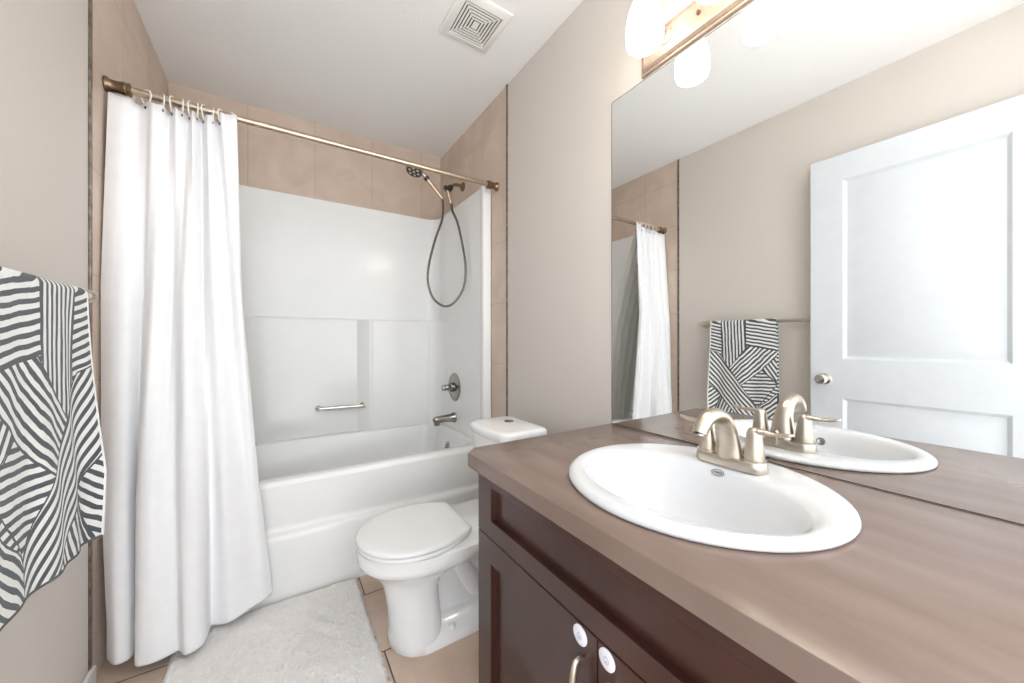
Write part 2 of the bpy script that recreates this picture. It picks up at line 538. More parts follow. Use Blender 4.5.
# apron: vertical profile swept along X, with the ledge a third of the way up
bm = NB()
prof = [(1.802, 0.465), (1.801, 0.44), (1.803, 0.30), (1.8035, 0.285), (1.800, 0.277), (1.790, 0.272), (1.780, 0.268), (1.775, 0.260), (1.773, 0.245), (1.770, 0.12), (1.768, 0.0), (1.86, 0.0), (1.86, 0.465)]
rings_to_mesh(bm, [[Vector((x, y, z)) for y, z in prof] for x in (TX0, TX1)], True)
obj('apron', bm, M['acrylic'], tub, 40)
bm = NB()
lathe(bm, (0.930, 2.215, 0.385), (-1, 0, 0.22), [(0.036, -0.01), (0.036, 0.004), (0.033, 0.008), (0.012, 0.010), (0.010, 0.016), (0, 0.017)], 28)
box(bm, 0.907, 0.916, 2.205, 2.225, 0.355, 0.385, 0.003)
tag(obj('overflow_plate', bm, M['chrome'], tub), 'round chrome overflow plate')

# ------------------------------------------------------------------ tub surround (three moulded walls with a front flange)
sur = thing('tub_surround', 'tall white moulded wall surround above the tub', 'tub surround', ((TX0+TX1)/2, 2.58, RZ-0.02))
IX0, IX1, IY = A+0.05, 0.985, 2.555
SZ0, SZ1 = RZ+0.0, 1.947
rc = 0.085
inner = [Vector((IX0, 1.832, 0)), Vector((IX0, IY-rc, 0))]
for k in range(1, 9):
    a = R(180-90*k/8)
    inner.append(Vector((IX0+rc+rc*cos(a), IY-rc+rc*sin(a), 0)))
for k in range(0, 9):
    a = R(90-90*k/8)
    inner.append(Vector((IX1-rc+rc*cos(a), IY-rc+rc*sin(a), 0)))
inner += [Vector((IX1, 1.832, 0))]
outer = [Vector((TX1, 1.832, 0)), Vector((TX1, D-0.002, 0)), Vector((TX0, D-0.002, 0)), Vector((TX0, 1.832, 0))]
bm = NB()
poly = inner+outer
lo = [p+Vector((0, 0, SZ0+0.001)) for p in poly]
hi = [p+Vector((0, 0, SZ1)) for p in poly]
# flange tops rise a little at the front, as on the moulding
vr = rings_to_mesh(bm, [lo, hi], True)
obj('wall_panel', bm, M['acrylic'], sur, 40)
# front flange (returns)
for s, xa, xb in ((1, IX1-0.004, TX1), (-1, TX0, IX0+0.004)):
    bm = NB()
    box(bm, xa, xb, 1.826, 1.872, SZ0+0.002, SZ1+0.012, 0.006, 3)
    obj('flange', bm, M['acrylic'], sur)
# raised lower block on the right with its slanted side, and thin ledge to its left
bm = NB()
plan = [(0.428, 2.5565), (0.436, 2.546), (0.492, 2.512), (0.518, 2.502), (0.56, 2.4995), (0.86, 2.4995), (0.905, 2.492), (0.945, 2.468), (0.970, 2.43), (0.980, 2.38), (0.986, 2.30), (0.990, 2.30), (0.990, 2.556)]
pl = smooth_path([(x, y, 0) for x, y in plan[:11]], 4) + [Vector((0.990, 2.30, 0)), Vector((0.990, 2.5565, 0))]
cx = Vector((0.76, 2.54, 0))
rr = []
for z, ins in ((SZ0+0.001, 0), (1.190, 0), (1.200, 0.002), (1.206, 0.006), (1.208, 0.014)):
    ring = []
    for p in pl:
        d = Vector((min(max(p.x, 0.50), 0.93), 2.56, 0))-p
        q = p+(d.normalized()*min(ins, d.length) if d.length > 1e-4 else Vector((0, 0, 0)))
        ring.append(q+Vector((0, 0, z)))
    rr.append(ring)
rings_to_mesh(bm, rr, True)
obj('shelf_block', bm, M['acrylic'], sur, 50)
bm = NB()
prof = [(2.5565, SZ0+0.001), (2.545, SZ0+0.001), (2.546, 1.195), (2.548, 1.205), (2.552, 1.211), (2.5565, 1.213)]
rings_to_mesh(bm, [[Vector((x, y, z)) for y, z in prof] for x in (IX0+0.02, 0.440)], True)
obj('lower_panel', bm, M['acrylic'], sur, 60)

# ------------------------------------------------------------------ grab bar on the surround
gb = thing('grab_bar', 'short chrome grab bar low on the back of the tub surround', 'grab bar', (0.348, 2.53, 0.65))
bm = NB()
path = smooth_path([(0.212, 2.544, 0.655), (0.212, 2.515, 0.655), (0.225, 2.503, 0.655), (0.345, 2.500, 0.654), (0.455, 2.497, 0.652), (0.468, 2.504, 0.652), (0.470, 2.535, 0.652)], 6)
tube(bm, path, 0.0115, 14)
obj('bar', bm, M['bar_metal'], gb)
for k, (x, y, mm, lb) in enumerate(((0.212, 2.5445, 'bar_metal', None), (0.470, 2.536, 'rust', 'rust stained end of the bar'))):
    bm = NB()
    lathe(bm, (x, y, 0.653), (0, -1, 0), [(0.018, 0), (0.018, 0.005), (0.014, 0.012), (0.010, 0.014)], 20)
    o = obj('bar_end', bm, M[mm], gb)
    if lb: tag(o, lb)

# ------------------------------------------------------------------ shower valve and tub spout
sv = thing('shower_valve', 'round chrome shower valve on the right surround wall above the tub spout', 'shower valve', (IX1, 2.235, 0.765))
bm = NB()
lathe(bm, (IX1, 2.235, 0.765), (-1, 0, 0), [(0.092, 0), (0.092, 0.003), (0.086, 0.007), (0.05, 0.012), (0.03, 0.014)], 40)
obj('escutcheon', bm, M['chrome'], sv)
bm = NB()
lathe(bm, (IX1-0.012, 2.235, 0.765), (-1, 0, 0), [(0.031, 0), (0.030, 0.025), (0.024, 0.032), (0.020, 0.034), (0.019, 0.072), (0.016, 0.078), (0, 0.079)], 28)
tube(bm, [(IX1-0.065, 2.235, 0.765), (IX1-0.072, 2.21, 0.773), (IX1-0.078, 2.18, 0.776)], [0.010, 0.009, 0.006], 12)
obj('handle', bm, M['chrome'], sv)
ts = thing('tub_spout', 'chrome tub spout on the right surround wall below the valve', 'tub spout', (IX1, 2.235, 0.56))
bm = NB()
path = [(IX1, 2.235, 0.565), (IX1-0.012, 2.235, 0.565), (IX1-0.03, 2.235, 0.565), (IX1-0.08, 2.235, 0.564), (IX1-0.12, 2.235, 0.562), (IX1-0.14, 2.235, 0.560), (IX1-0.148, 2.235, 0.558)]
tube(bm, path, [0.034, 0.033, 0.027, 0.025, 0.024, 0.021, 0.012], 20, ry=[0.034, 0.033, 0.027, 0.024, 0.023, 0.020, 0.012])
obj('spout_body', bm, M['chrome'], ts)
bm = NB()
lathe(bm, (IX1-0.123, 2.235, 0.550), (0, 0, -1), [(0.018, 0), (0.018, 0.022), (0.013, 0.026), (0.012, 0.018)], 20)
obj('nozzle', bm, M['chrome'], ts)

# ------------------------------------------------------------------ hand shower
hs = thing('hand_shower', 'hand shower with looping metal hose on the right tiled wall', 'hand shower', (B, 2.21, 2.08))
bm = NB()
lathe(bm, (B, 2.21, 2.088), (-1, 0, 0), [(0.030, 0), (0.030, 0.004), (0.022, 0.012), (0.012, 0.016)], 24)
obj('wall_flange', bm, M['bronze'], hs)
bm = NB()
tube(bm, smooth_path([(B-0.008, 2.21, 2.088), (B-0.045, 2.21, 2.092), (B-0.075, 2.21, 2.080), (B-0.098, 2.21, 2.056)], 6), 0.0105, 14)
obj('shower_arm', bm, M['bronze'], hs)
bm = NB()
tube(bm, [(B-0.086, 2.21, 2.068), (B-0.100, 2.208, 2.052), (B-0.116, 2.205, 2.032)], [0.018, 0.021, 0.016], 16)
tube(bm, [(B-0.102, 2.208, 2.050), (B-0.135, 2.204, 2.055)], [0.016, 0.013], 14)
obj('holder', bm, M['black'], hs)
bm = NB()
tube(bm, [(B-0.112, 2.205, 2.036), (B-0.106, 2.204, 2.008), (B-0.088, 2.203, 1.955)], [0.013, 0.012, 0.009], 14)
obj('hose_nut', bm, M['rod_metal'], hs)
# wand: head, neck ring, handle
HA, HB_ = Vector((0.885, 2.20, 1.975)), Vector((0.765, 2.20, 2.095))
bm = NB()
ax = (HB_-HA)
pts = [HA+ax*t for t in (0, 0.08, 0.2, 0.5, 0.75, 0.9, 1.0)]
tube(bm, pts, [0.010, 0.012, 0.011, 0.013, 0.014, 0.013, 0.013], 16)
tube(bm, smooth_path([HB_-ax*0.02, HB_+Vector((-0.018, 0, 0.012)), HB_+Vector((-0.042, 0, 0.014))], 4), [0.013]*4+[0.014]*4+[0.018], 16)
obj('wand', bm, M['rod_metal'], hs)
bm = NB()
tube(bm, [HA+ax*0.80, HA+ax*0.82, HA+ax*0.92, HA+ax*0.94], [0.012, 0.018, 0.018, 0.012], 16)
obj('wand_collar', bm, M['black'], hs)
hc = Vector((0.705, 2.20, 2.112))
hn = Vector((-0.30, -0.22, -0.93)).normalized()
bm = NB()
lathe(bm, hc-hn*0.024, hn, [(0.014, 0), (0.035, 0.006), (0.050, 0.016), (0.053, 0.026), (0.052, 0.032), (0.046, 0.034)], 32)
head = obj('shower_head', bm, M['chrome'], hs)
bm = NB()
lathe(bm, hc-hn*0.024, hn, [(0.046, 0.033), (0.045, 0.0365), (0.0, 0.038)], 32)
obj('spray_face', bm, M['black'], head)
bm = NB()
a_, b_ = frame_of(hn)
for k in range(7):
    c = hc+hn*0.0125+(a_*cos(k*2*pi/6)+b_*sin(k*2*pi/6))*(0.028 if k < 6 else 0)
    lathe(bm, c, hn, [(0.0085, 0), (0.0085, 0.003), (0.005, 0.004), (0, 0.004)], 10)
obj('spray_nozzles', bm, M['rod_metal'], head)
bm = NB()
hp = smooth_path([HA+Vector((0, 0, 0.004)), (0.884, 2.185, 1.92), (0.862, 2.15, 1.821), (0.798, 2.10, 1.676), (0.747, 2.065, 1.513), (0.738, 2.05, 1.400), (0.770, 2.045, 1.315), (0.838, 2.045, 1.275), (0.904, 2.045, 1.307), (0.955, 2.035, 1.394), (0.968, 2.033, 1.515), (0.964, 2.07, 1.665), (0.955, 2.125, 1.815), (0.944, 2.18, 1.905), (B-0.088, 2.203, 1.962)], 14)
rad = [0.0066+0.0011*(i % 2) for i in range(len(hp))]
tube(bm, hp, rad, 10)
obj('hose', bm, M['hose'], hs, 60)

# ================================================================== curtain rod, rings, curtain, liner
RY, RZZ = 1.765, 1.930
rod = thing('curtain_rod', 'satin nickel shower curtain rod spanning the tub alcove', 'curtain rod', ((A+B)/2, RY, RZZ))
bm = NB()
tube(bm, [(A+0.02, RY, RZZ), (B-0.02, RY, RZZ)], 0.0125, 18)
obj('rod_tube', bm, M['rod_metal'], rod)
pf = [(0.024, 0.0005), (0.025, 0.004), (0.024, 0.008), (0.0205, 0.012), (0.0185, 0.018), (0.0178, 0.026), (0.0188, 0.036), (0.0208, 0.044), (0.0212, 0.050), (0.019, 0.053), (0.019, 0.056), (0.0215, 0.058), (0.0215, 0.063), (0.014, 0.066)]
bm = NB()
lathe(bm, (A, RY, RZZ), (1, 0, 0), pf, 28)
obj('end_socket', bm, M['bronze'], rod)
bm = NB()
lathe(bm, (B, RY, RZZ), (-1, 0, 0), pf, 28)
obj('end_socket', bm, M['bronze'], rod)

ringx = [-0.385, -0.342, -0.316, -0.291, -0.268, -0.250, -0.229, -0.206, -0.180, -0.150]
names = ['nearest the left wall', 'second from the left wall', 'third from the left wall', 'fourth from the left wall', 'fifth from the left wall', 'sixth from the left wall', 'seventh from the left wall', 'third from the free edge', 'second from the free edge', 'at the free edge']
ring0 = None
def ring_mesh():
    bm = NB()
    # pear-shaped hook around the rod, in the local YZ plane
    pts = []
    for k in range(24):
        a = 2*pi*k/24
        y = 0.019*sin(a)*(1.0 if cos(a) > 0 else 1.0-0.25*(-cos(a)))
        z = 0.019*cos(a) if cos(a) > 0 else 0.036*cos(a)
        pts.append((0, y, z-0.003))
    tube(bm, pts, 0.0022, 8, loop=True)
    return bm
for i, x in enumerate(ringx):
    if ring0 is None:
        bm = ring_mesh()
        bmesh.ops.translate(bm, vec=(x, RY, RZZ), verts=bm.verts[:])
        o = ring0 = obj('curtain_ring', bm, M['plastic'])
    else:
        o = ring0.copy()
        COL.objects.link(o)
        o.location = ring0.location + Vector((x-ringx[0], 0, 0))
    o.rotation_euler = (0, 0, [0.9, 0.35, -0.3, 0.3, -0.25, 0.3, -0.3, 0.35, -0.4, 0.5][i])
    tag(o, 'white plastic curtain ring on the rod, ' + names[i], 'curtain ring', 'curtain rings on the shower rod')

def resample(pts, n):
    P = [Vector(p) for p in pts]
    L = [0]
    for i in range(1, len(P)):
        L.append(L[-1]+(P[i]-P[i-1]).length)
    out = []
    j = 0
    for k in range(n):
        t = L[-1]*k/(n-1)
        while j < len(L)-2 and L[j+1] < t:
            j += 1
        f = (t-L[j])/max(L[j+1]-L[j], 1e-9)
        out.append(P[j].lerp(P[j+1], min(max(f, 0), 1)))
    return out

def cloth(plans, nz=40, n=260):
    """plans: [(z, [(x, y)...])] from top to bottom; z may be a function of fraction along the width"""
    R_ = [(z, resample(smooth_path([(x, y, 0) for x, y in pl], 8), n)) for z, pl in plans]
    bm = NB()
    rows = []
    zt = [r[0] if not callable(r[0]) else r[0](0.5) for r in R_]
    for i in range(nz+1):
        t = i/nz
        z = zt[0]+(zt[-1]-zt[0])*t
        k = 0
        while k < len(zt)-2 and z < zt[k+1]:
            k += 1
        f = (z-zt[k])/(zt[k+1]-zt[k])
        f = f*f*(3-2*f) if k > 0 else f
        row = []
        for j in range(n):
            a, b = R_[k][1][j], R_[k+1][1][j]
            p = a.lerp(b, f)
            g = j/(n-1)
            za = R_[k][0](g) if callable(R_[k][0]) else R_[k][0]
            zb = R_[k+1][0](g) if callable(R_[k+1][0]) else R_[k+1][0]
            row.append(bm.verts.new((p.x, p.y, za+(zb-za)*f)))
        rows.append(row)
    for i in range(nz):
        for j in range(n-1):
            bm.faces.new((rows[i][j], rows[i][j+1], rows[i+1][j+1], rows[i+1][j]))
    return bm

top = [(-0.476, 1.756)]
xs = [-0.440] + ringx
for i in range(len(xs)):
    top.append((xs[i], 1.752 if i % 2 == 0 else 1.763))
    if i < len(xs)-1:
        top.append(((xs[i]+xs[i+1])/2, 1.738 if i % 2 else 1.780))
top[-3:] = [(-0.180, 1.744), (-0.165, 1.742), (-0.150, 1.741)]
top += [(-0.139, 1.740), (-0.131, 1.746)]
mid = [(-0.481, 1.715), (-0.450, 1.695), (-0.415, 1.690), (-0.385, 1.725), (-0.370, 1.695), (-0.345, 1.668), (-0.322, 1.690), (-0.305, 1.712), (-0.288, 1.675), (-0.262, 1.655), (-0.240, 1.690), (-0.225, 1.715), (-0.208, 1.680), (-0.185, 1.665), (-0.165, 1.690), (-0.150, 1.715), (-0.132, 1.690), (-0.117, 1.685), (-0.112, 1.705)]
low = [(-0.474, 1.695), (-0.440, 1.668), (-0.412, 1.672), (-0.398, 1.715), (-0.392, 1.690), (-0.380, 1.640), (-0.345, 1.622), (-0.312, 1.648), (-0.290, 1.655), (-0.270, 1.620), (-0.238, 1.612), (-0.212, 1.640), (-0.206, 1.690), (-0.190, 1.690), (-0.165, 1.665), (-0.135, 1.680), (-0.105, 1.705), (-0.080, 1.705), (-0.063, 1.722)]
bot = [(-0.457, 1.690), (-0.432, 1.655), (-0.402, 1.662), (-0.390, 1.715), (-0.386, 1.680), (-0.378, 1.616), (-0.340, 1.600), (-0.300, 1.608), (-0.275, 1.618), (-0.255, 1.585), (-0.225, 1.590), (-0.206, 1.622), (-0.202, 1.690), (-0.185, 1.690), (-0.150, 1.672), (-0.115, 1.682), (-0.078, 1.700), (-0.045, 1.712), (-0.016, 1.735)]
ztop = lambda g: 1.898+0.004*cos(g*2*pi*10)+0.030*min(1, max(0, g-0.70)/0.25)
bm = cloth([(ztop, top), (1.25, mid), (0.55, low), (lambda g: 0.042+0.028*max(0, g-0.75)/0.25, bot)], 50, 340)
cur = thing('shower_curtain', 'white fabric shower curtain gathered at the left end of the rod', 'shower curtain', (-0.3, 1.70, 0.04))
obj('curtain_cloth', bm, M['curtain'], cur, 180, solid=0.0016)
for i, x in enumerate(ringx):
    bm = NB()
    yy = top[1+2*(i+1)][1]
    lathe(bm, (x, yy-0.0015, 1.882), (0, -1, 0), [(0.0055, 0), (0.0055, 0.0012), (0.003, 0.0016)], 14)
    obj('grommet', bm, M['edge_metal'], cur)
ltop = [(-0.455+0.028*i, 1.783+0.010*(-1)**i) for i in range(11)]
lmid = [(-0.425+0.024*i, 1.93+0.022*(-1)**i+0.010*i) for i in range(11)]
lbot = [(-0.340+0.020*i, 2.02+0.025*(-1)**i+0.010*i) for i in range(11)]
bm = cloth([(1.890, ltop), (1.15, lmid), (0.24, lbot)], 30, 200)
o = obj('shower_liner', bm, M['liner'], None, 180, solid=0.001)
tag(o, 'frosted shower liner hanging inside the tub behind the white curtain', 'shower liner')

# ================================================================== toilet
TCY = 1.322
toi = thing('toilet', 'white porcelain toilet between bathtub and vanity', 'toilet', (0.55, TCY, 0))
def oval(x0, x1, hw, z, n=40, back=0.6, cy=TCY, front_p=2.0, back_p=3.2):
    """egg outline: rounded front at x0, squarer at x1"""
    xm = x0+(x1-x0)*back
    pts = []
    for k in range(n):
        a = 2*pi*k/n
        c, s = cos(a), sin(a)
        pw = front_p if c < 0 else back_p
        L = (xm-x0) if c < 0 else (x1-xm)
        cc = math.copysign(abs(c)**(2/pw), c)
        ss = math.copysign(abs(s)**(2/pw), s)
        pts.append(Vector((xm+L*cc, cy+hw*ss, z)))
    return pts
# bowl + pedestal, one lofted body
bm = NB()
secs = [(0.333, 0.505, 0.112, 0.0), (0.328, 0.508, 0.116, 0.006), (0.330, 0.507, 0.115, 0.03), (0.333, 0.505, 0.112, 0.06), (0.327, 0.500, 0.106, 0.13), (0.314, 0.495, 0.104, 0.20), (0.300, 0.51, 0.108, 0.235), (0.272, 0.57, 0.130, 0.268), (0.245, 0.64, 0.156, 0.293), (0.233, 0.66, 0.171, 0.306), (0.228, 0.70, 0.176, 0.318), (0.226, 0.72, 0.178, 0.345), (0.228, 0.72, 0.177, 0.356), (0.238, 0.71, 0.168, 0.360)]
rings_to_mesh(bm, [oval(x0, x1, hw, z, 48, 0.52) for x0, x1, hw, z in secs], True)
obj('bowl', bm, M['porcelain'], toi, 50)
# trapway behind the pedestal and foot flange
bm = NB()
tube(bm, smooth_path([(0.49, TCY, 0.29), (0.57, TCY, 0.25), (0.62, TCY, 0.17), (0.67, TCY, 0.105), (0.74, TCY, 0.12), (0.79, TCY, 0.20), (0.83, TCY, 0.30)], 6), 0.060, 24, ry=0.060)
rings_to_mesh(bm, [rrect(0.36, 0.93, TCY-hw, TCY+hw, hw*0.7, 8, z) for hw, z in ((0.118, 0.0), (0.118, 0.022), (0.108, 0.036), (0.070, 0.060), (0.05, 0.075))], True)
rings_to_mesh(bm, [rrect(x0, 0.945, TCY-hw, TCY+hw, 0.05, 6, z) for x0, hw, z in ((0.60, 0.06, 0.22), (0.58, 0.10, 0.27), (0.56, 0.13, 0.30), (0.55, 0.145, 0.33), (0.56, 0.145, 0.355), (0.58, 0.14, 0.362))], True)
rings_to_mesh(bm, [rrect(0.44, x1, TCY-hw, TCY+hw, 0.03, 6, z) for x1, hw, z in ((0.90, 0.052, 0.02), (0.86, 0.046, 0.12), (0.86, 0.05, 0.22), (0.90, 0.07, 0.30), (0.92, 0.10, 0.345))], True)
obj('trapway', bm, M['porcelain'], toi, 50)
for s in (-1, 1):
    bm = NB()
    lathe(bm, (0.53, TCY+s*0.095, 0.036), (0, 0, 1), [(0.014, 0), (0.014, 0.006), (0.010, 0.013), (0, 0.015)], 18)
    obj('bolt_cap', bm, M['seat_plastic'], toi)
def slab(x0, x1, hw, z0, z1, e, front_p=2.0, back=0.5, bp=2.7):
    bm = NB()
    rings_to_mesh(bm, [[Vector((min(p.x, 0.604-i), p.y, p.z)) for p in oval(x0+i, x1-i, hw-i, z, 56, back, front_p=front_p, back_p=bp)] for i, z in ((e, z0), (e*0.3, z0+e*0.3), (0, z0+e), (0, z1-e), (e*0.3, z1-e*0.3), (e, z1), (e*3, z1+0.0008))], True)
    return bm
obj('seat', slab(0.227, 0.648, 0.180, 0.363, 0.377, 0.004, back=0.43, bp=2.0), M['seat_plastic'], toi, 60)
# lid: rounded front, straight cut at the hinge
bm = NB()
def lidring(i, z):
    pts = [p for p in oval(0.224+i, 0.66, 0.182-i, z, 72, 0.42, back_p=2.0)]
    return [Vector((min(p.x, 0.598-i), p.y, p.z)) for p in pts]
rings_to_mesh(bm, [lidring(i, z) for i, z in ((0.004, 0.379), (0, 0.383), (0, 0.389), (0.003, 0.393), (0.008, 0.3955), (0.03, 0.397))], True)
bmesh.ops.remove_doubles(bm, verts=bm.verts[:], dist=1e-5)
obj('lid', bm, M['seat_plastic'], toi, 50)
for s in (-1, 1):
    bm = NB()
    tube(bm, [(0.602, TCY+s*0.07-0.03, 0.3655), (0.602, TCY+s*0.07+0.03, 0.3655)], 0.006, 14)
    obj('hinge', bm, M['seat_plastic'], toi)
# tank and its bowed lid
def tankring(x0, x1, hw, bow, r, z, cy=1.352, n=10):
    base = rrect(x0, x1, cy-hw, cy+hw, r, 8, z)
    out = []
    for p in base:
        f = (p.y-cy)/hw
        wgt = max(0, 1-(p.x-x0)/(x1-x0)*1.2)
        out.append(Vector((p.x-bow*(1-f*f)*wgt, p.y, p.z)))
    # densify straight front
    res = []
    for i, p in enumerate(out):
        q = out[(i+1) % len(out)]
        res.append(p)
        if (q-p).length > 0.05:
            b0, b1 = base[i], base[(i+1) % len(out)]
            for k in range(1, n):
                pp = b0.lerp(b1, k/n)
                f = (pp.y-cy)/hw
                wgt = max(0, 1-(pp.x-x0)/(x1-x0)*1.2)
                res.append(Vector((pp.x-bow*(1-f*f)*wgt, pp.y, pp.z)))
    return res
bm = NB()
rings_to_mesh(bm, [tankring(x0, 0.945, hw, 0.022, 0.035, z) for x0, hw, z in ((0.790, 0.118, 0.362), (0.780, 0.128, 0.372), (0.746, 0.151, 0.62), (0.742, 0.154, 0.670))], True)
obj('tank', bm, M['porcelain'], toi, 50)
bm = NB()
rings_to_mesh(bm, [tankring(0.737+i, 0.954-i, 0.160-i, 0.026, 0.034, z) for i, z in ((0.006, 0.671), (0, 0.675), (0, 0.696), (0.003, 0.703), (0.010, 0.7075), (0.022, 0.709))], True)
tl = obj('tank_lid', bm, M['porcelain'], toi, 60)
bm = NB()
lathe(bm, (0.872, 1.385, 0.7085), (0, 0, 1), [(0.021, 0), (0.021, 0.003), (0.019, 0.005), (0.016, 0.0055), (0.0155, 0.004), (0, 0.0045)], 28)
tag(obj('flush_button', bm, M['chrome'], tl), 'round chrome flush button')

# ================================================================== vanity
VF = 0.470                                   # cabinet face
VY0, VY1 = F+0.002, 0.906
van = thing('vanity_cabinet', 'dark brown two door vanity cabinet under the sink', 'cabinet', ((VF+B)/2, (VY0+VY1)/2, 0))
bm = NB()
box(bm, VF+0.022, B-0.003, VY0, VY1-0.002, 0.09, 0.7275)
box(bm, VF+0.08, B-0.003, VY0, VY1-0.004, 0.0, 0.09)
obj('carcass', bm, M['wood'], van)
def shaker(y0, y1, z0, z1, sl, sr, st, sb, depth=0.017, th=0.021):
    """flat frame with a sunk flat panel, facing -X; sl = stile at low y, sr = stile at high y"""
    bm = NB()
    xf, xb = VF, VF+th
    yi0, yi1, zi0, zi1 = y0+sl, y1-sr, z0+sb, z1-st
    e = 0.0012
    def ring(a, i, y0, y1, z0, z1):
        return [Vector((a, y0+i, z0+i)), Vector((a, y1-i, z0+i)), Vector((a, y1-i, z1-i)), Vector((a, y0+i, z1-i))]
    rs = [ring(xb, 0, y0, y1, z0, z1), ring(xf+e, 0, y0, y1, z0, z1), ring(xf, e, y0, y1, z0, z1),
          ring(xf, -e, yi0, yi1, zi0, zi1), ring(xf+e, 0, yi0, yi1, zi0, zi1), ring(xf+depth, 0.001, yi0, yi1, zi0, zi1)]
    rings_to_mesh(bm, rs, True)
    return bm
obj('false_drawer_front', shaker(VY0+0.01, VY1-0.001, 0.552, 0.724, 0.075, 0.070, 0.040, 0.046), M['wood'], van, 20)
def vdoor(y0, y1, hy, sy, lab):
    sy = (sy[0]+0.005, sy[1])
    d = obj('door', shaker(y0, y1, 0.10, 0.549, 0.070, 0.070, 0.065, 0.06), M['wood'], van, 20)
    tag(d, lab)
    # arched pull
    h = NB()
    zt, zb = 0.500, 0.385
    tube(h, smooth_path([(VF+0.001, hy, zt-0.012), (VF-0.014, hy, zt-0.006), (VF-0.022, hy, zt-0.015), (VF-0.028, hy, (zt+zb)/2), (VF-0.022, hy, zb+0.015), (VF-0.014, hy, zb+0.006), (VF+0.001, hy, zb+0.012)], 6),
         [0.0055]*6+[0.0055]*6+[0.0062]*25, 12, ry=[0.0075]*37)
    tag(obj('handle', h, M['nickel'], d), 'arched satin nickel pull')
    s = NB()
    lathe(s, (VF+0.0002, sy[0], sy[1]), (-1, 0, 0), [(0.0178, 0), (0.0178, 0.0016), (0.0168, 0.0022), (0.0, 0.0023)], 32)
    st = obj('safety_sticker', s, M['sticker'], d)
    tag(st, 'round white sticker')
    s = NB()
    lathe(s, (VF-0.0022, sy[0], sy[1]-0.001), (-1, 0, 0), [(0.0062, 0), (0.0062, 0.0003), (0.0045, 0.0003), (0.0045, 0)], 24, cap=False)
    lathe(s, (VF-0.0022, sy[0], sy[1]-0.003), (-1, 0, 0), [(0.0022, 0), (0.0022, 0.0003), (0, 0.0003)], 16, cap=False)
    obj('sticker_print', s, M['sticker_mark'], st)
vdoor(0.4585, VY1-0.001, 0.490, (0.494, 0.528), 'left cabinet door next to the toilet')
vdoor(VY0+0.01, 0.4555, 0.425, (0.429, 0.530), 'right cabinet door nearest the camera')

# countertop with the clipped far corner
bm = NB()
CF, CE, CZ = 0.437, 0.938, 0.766
planc = [(CF, F+0.001), (CF, 0.904), (0.472, CE), (B-0.001, CE), (B-0.001, F+0.001)]
def cring(i, z):
    c = [(CF+i, F+0.001), (CF+i, 0.904-i*0.4), (0.472+i*0.4, CE-i), (B-0.001, CE-i), (B-0.001, F+0.001)]
    return [Vector((x, y, z)) for x, y in c]
rings_to_mesh(bm, [cring(0.001, CZ-0.038), cring(0, CZ-0.037), cring(0, CZ-0.004), cring(0.0012, CZ-0.0012), cring(0.004, CZ)], True)
ct = obj('countertop', bm, M['counter'], None, 40)
tag(ct, 'brown laminate countertop with a clipped corner on the vanity', 'countertop')
# hole for the basin
SCX, SCY = 0.742, 0.450
cut = NB()
lathe(cut, (SCX-0.024, SCY, 0.60), (0, 0, 1), [(0.240, 0), (0.240, 0.3)], 64, sx=0.19/0.24)
bmesh.ops.recalc_face_normals(cut, faces=cut.faces[:])
cm = bpy.data.meshes.new('cut')
cut.to_mesh(cm); cut.free()
co = bpy.data.objects.new('cut', cm)
COL.objects.link(co)
md = ct.modifiers.new('hole', 'BOOLEAN')
md.object = co
md.operation = 'DIFFERENCE'
md.solver = 'EXACT'
md2 = van.children[0].modifiers.new('hole', 'BOOLEAN')
md2.object = co
md2.operation = 'DIFFERENCE'
md2.solver = 'EXACT'
bpy.context.view_layer.update()
dg = bpy.context.evaluated_depsgraph_get()
for t in (ct, van.children[0]):
    nm = bpy.data.meshes.new_from_object(t.evaluated_get(dg))
    t.modifiers.clear()
    t.data = nm
bpy.data.objects.remove(co)

# ------------------------------------------------------------------ drop-in sink
sink = thing('sink', 'white oval drop-in sink set in the brown countertop', 'sink', (SCX, SCY, CZ))
def ell(cx, cy, rx, ry, z, n=72):
    return [Vector((cx+rx*cos(2*pi*k/n), cy+ry*sin(2*pi*k/n), z)) for k in range(n)]
bm = NB()
bx_, by_ = 0.708, 0.450
def mixc(t, rx, ry, z):
    return ell(SCX+(bx_-SCX)*t, SCY+(by_-SCY)*t, rx, ry, z)
rings_to_mesh(bm, [mixc(0, 0.245, 0.257, CZ+0.0005), mixc(0, 0.251, 0.263, CZ+0.002), mixc(0, 0.2525, 0.2645, CZ+0.006), mixc(0, 0.250, 0.262, CZ+0.011), mixc(0, 0.243, 0.255, CZ+0.015), mixc(0.1, 0.232, 0.250, CZ+0.0165),
                   mixc(0.8, 0.178, 0.232, CZ+0.013), mixc(1, 0.164, 0.224, CZ+0.009), mixc(1, 0.156, 0.215, CZ+0.001), mixc(1, 0.148, 0.204, CZ-0.018), mixc(1, 0.137, 0.188, CZ-0.050), mixc(1, 0.120, 0.163, CZ-0.088), mixc(1, 0.092, 0.125, CZ-0.118), mixc(1, 0.055, 0.07, CZ-0.133), mixc(1, 0.022, 0.022, CZ-0.138)], True, False, False)
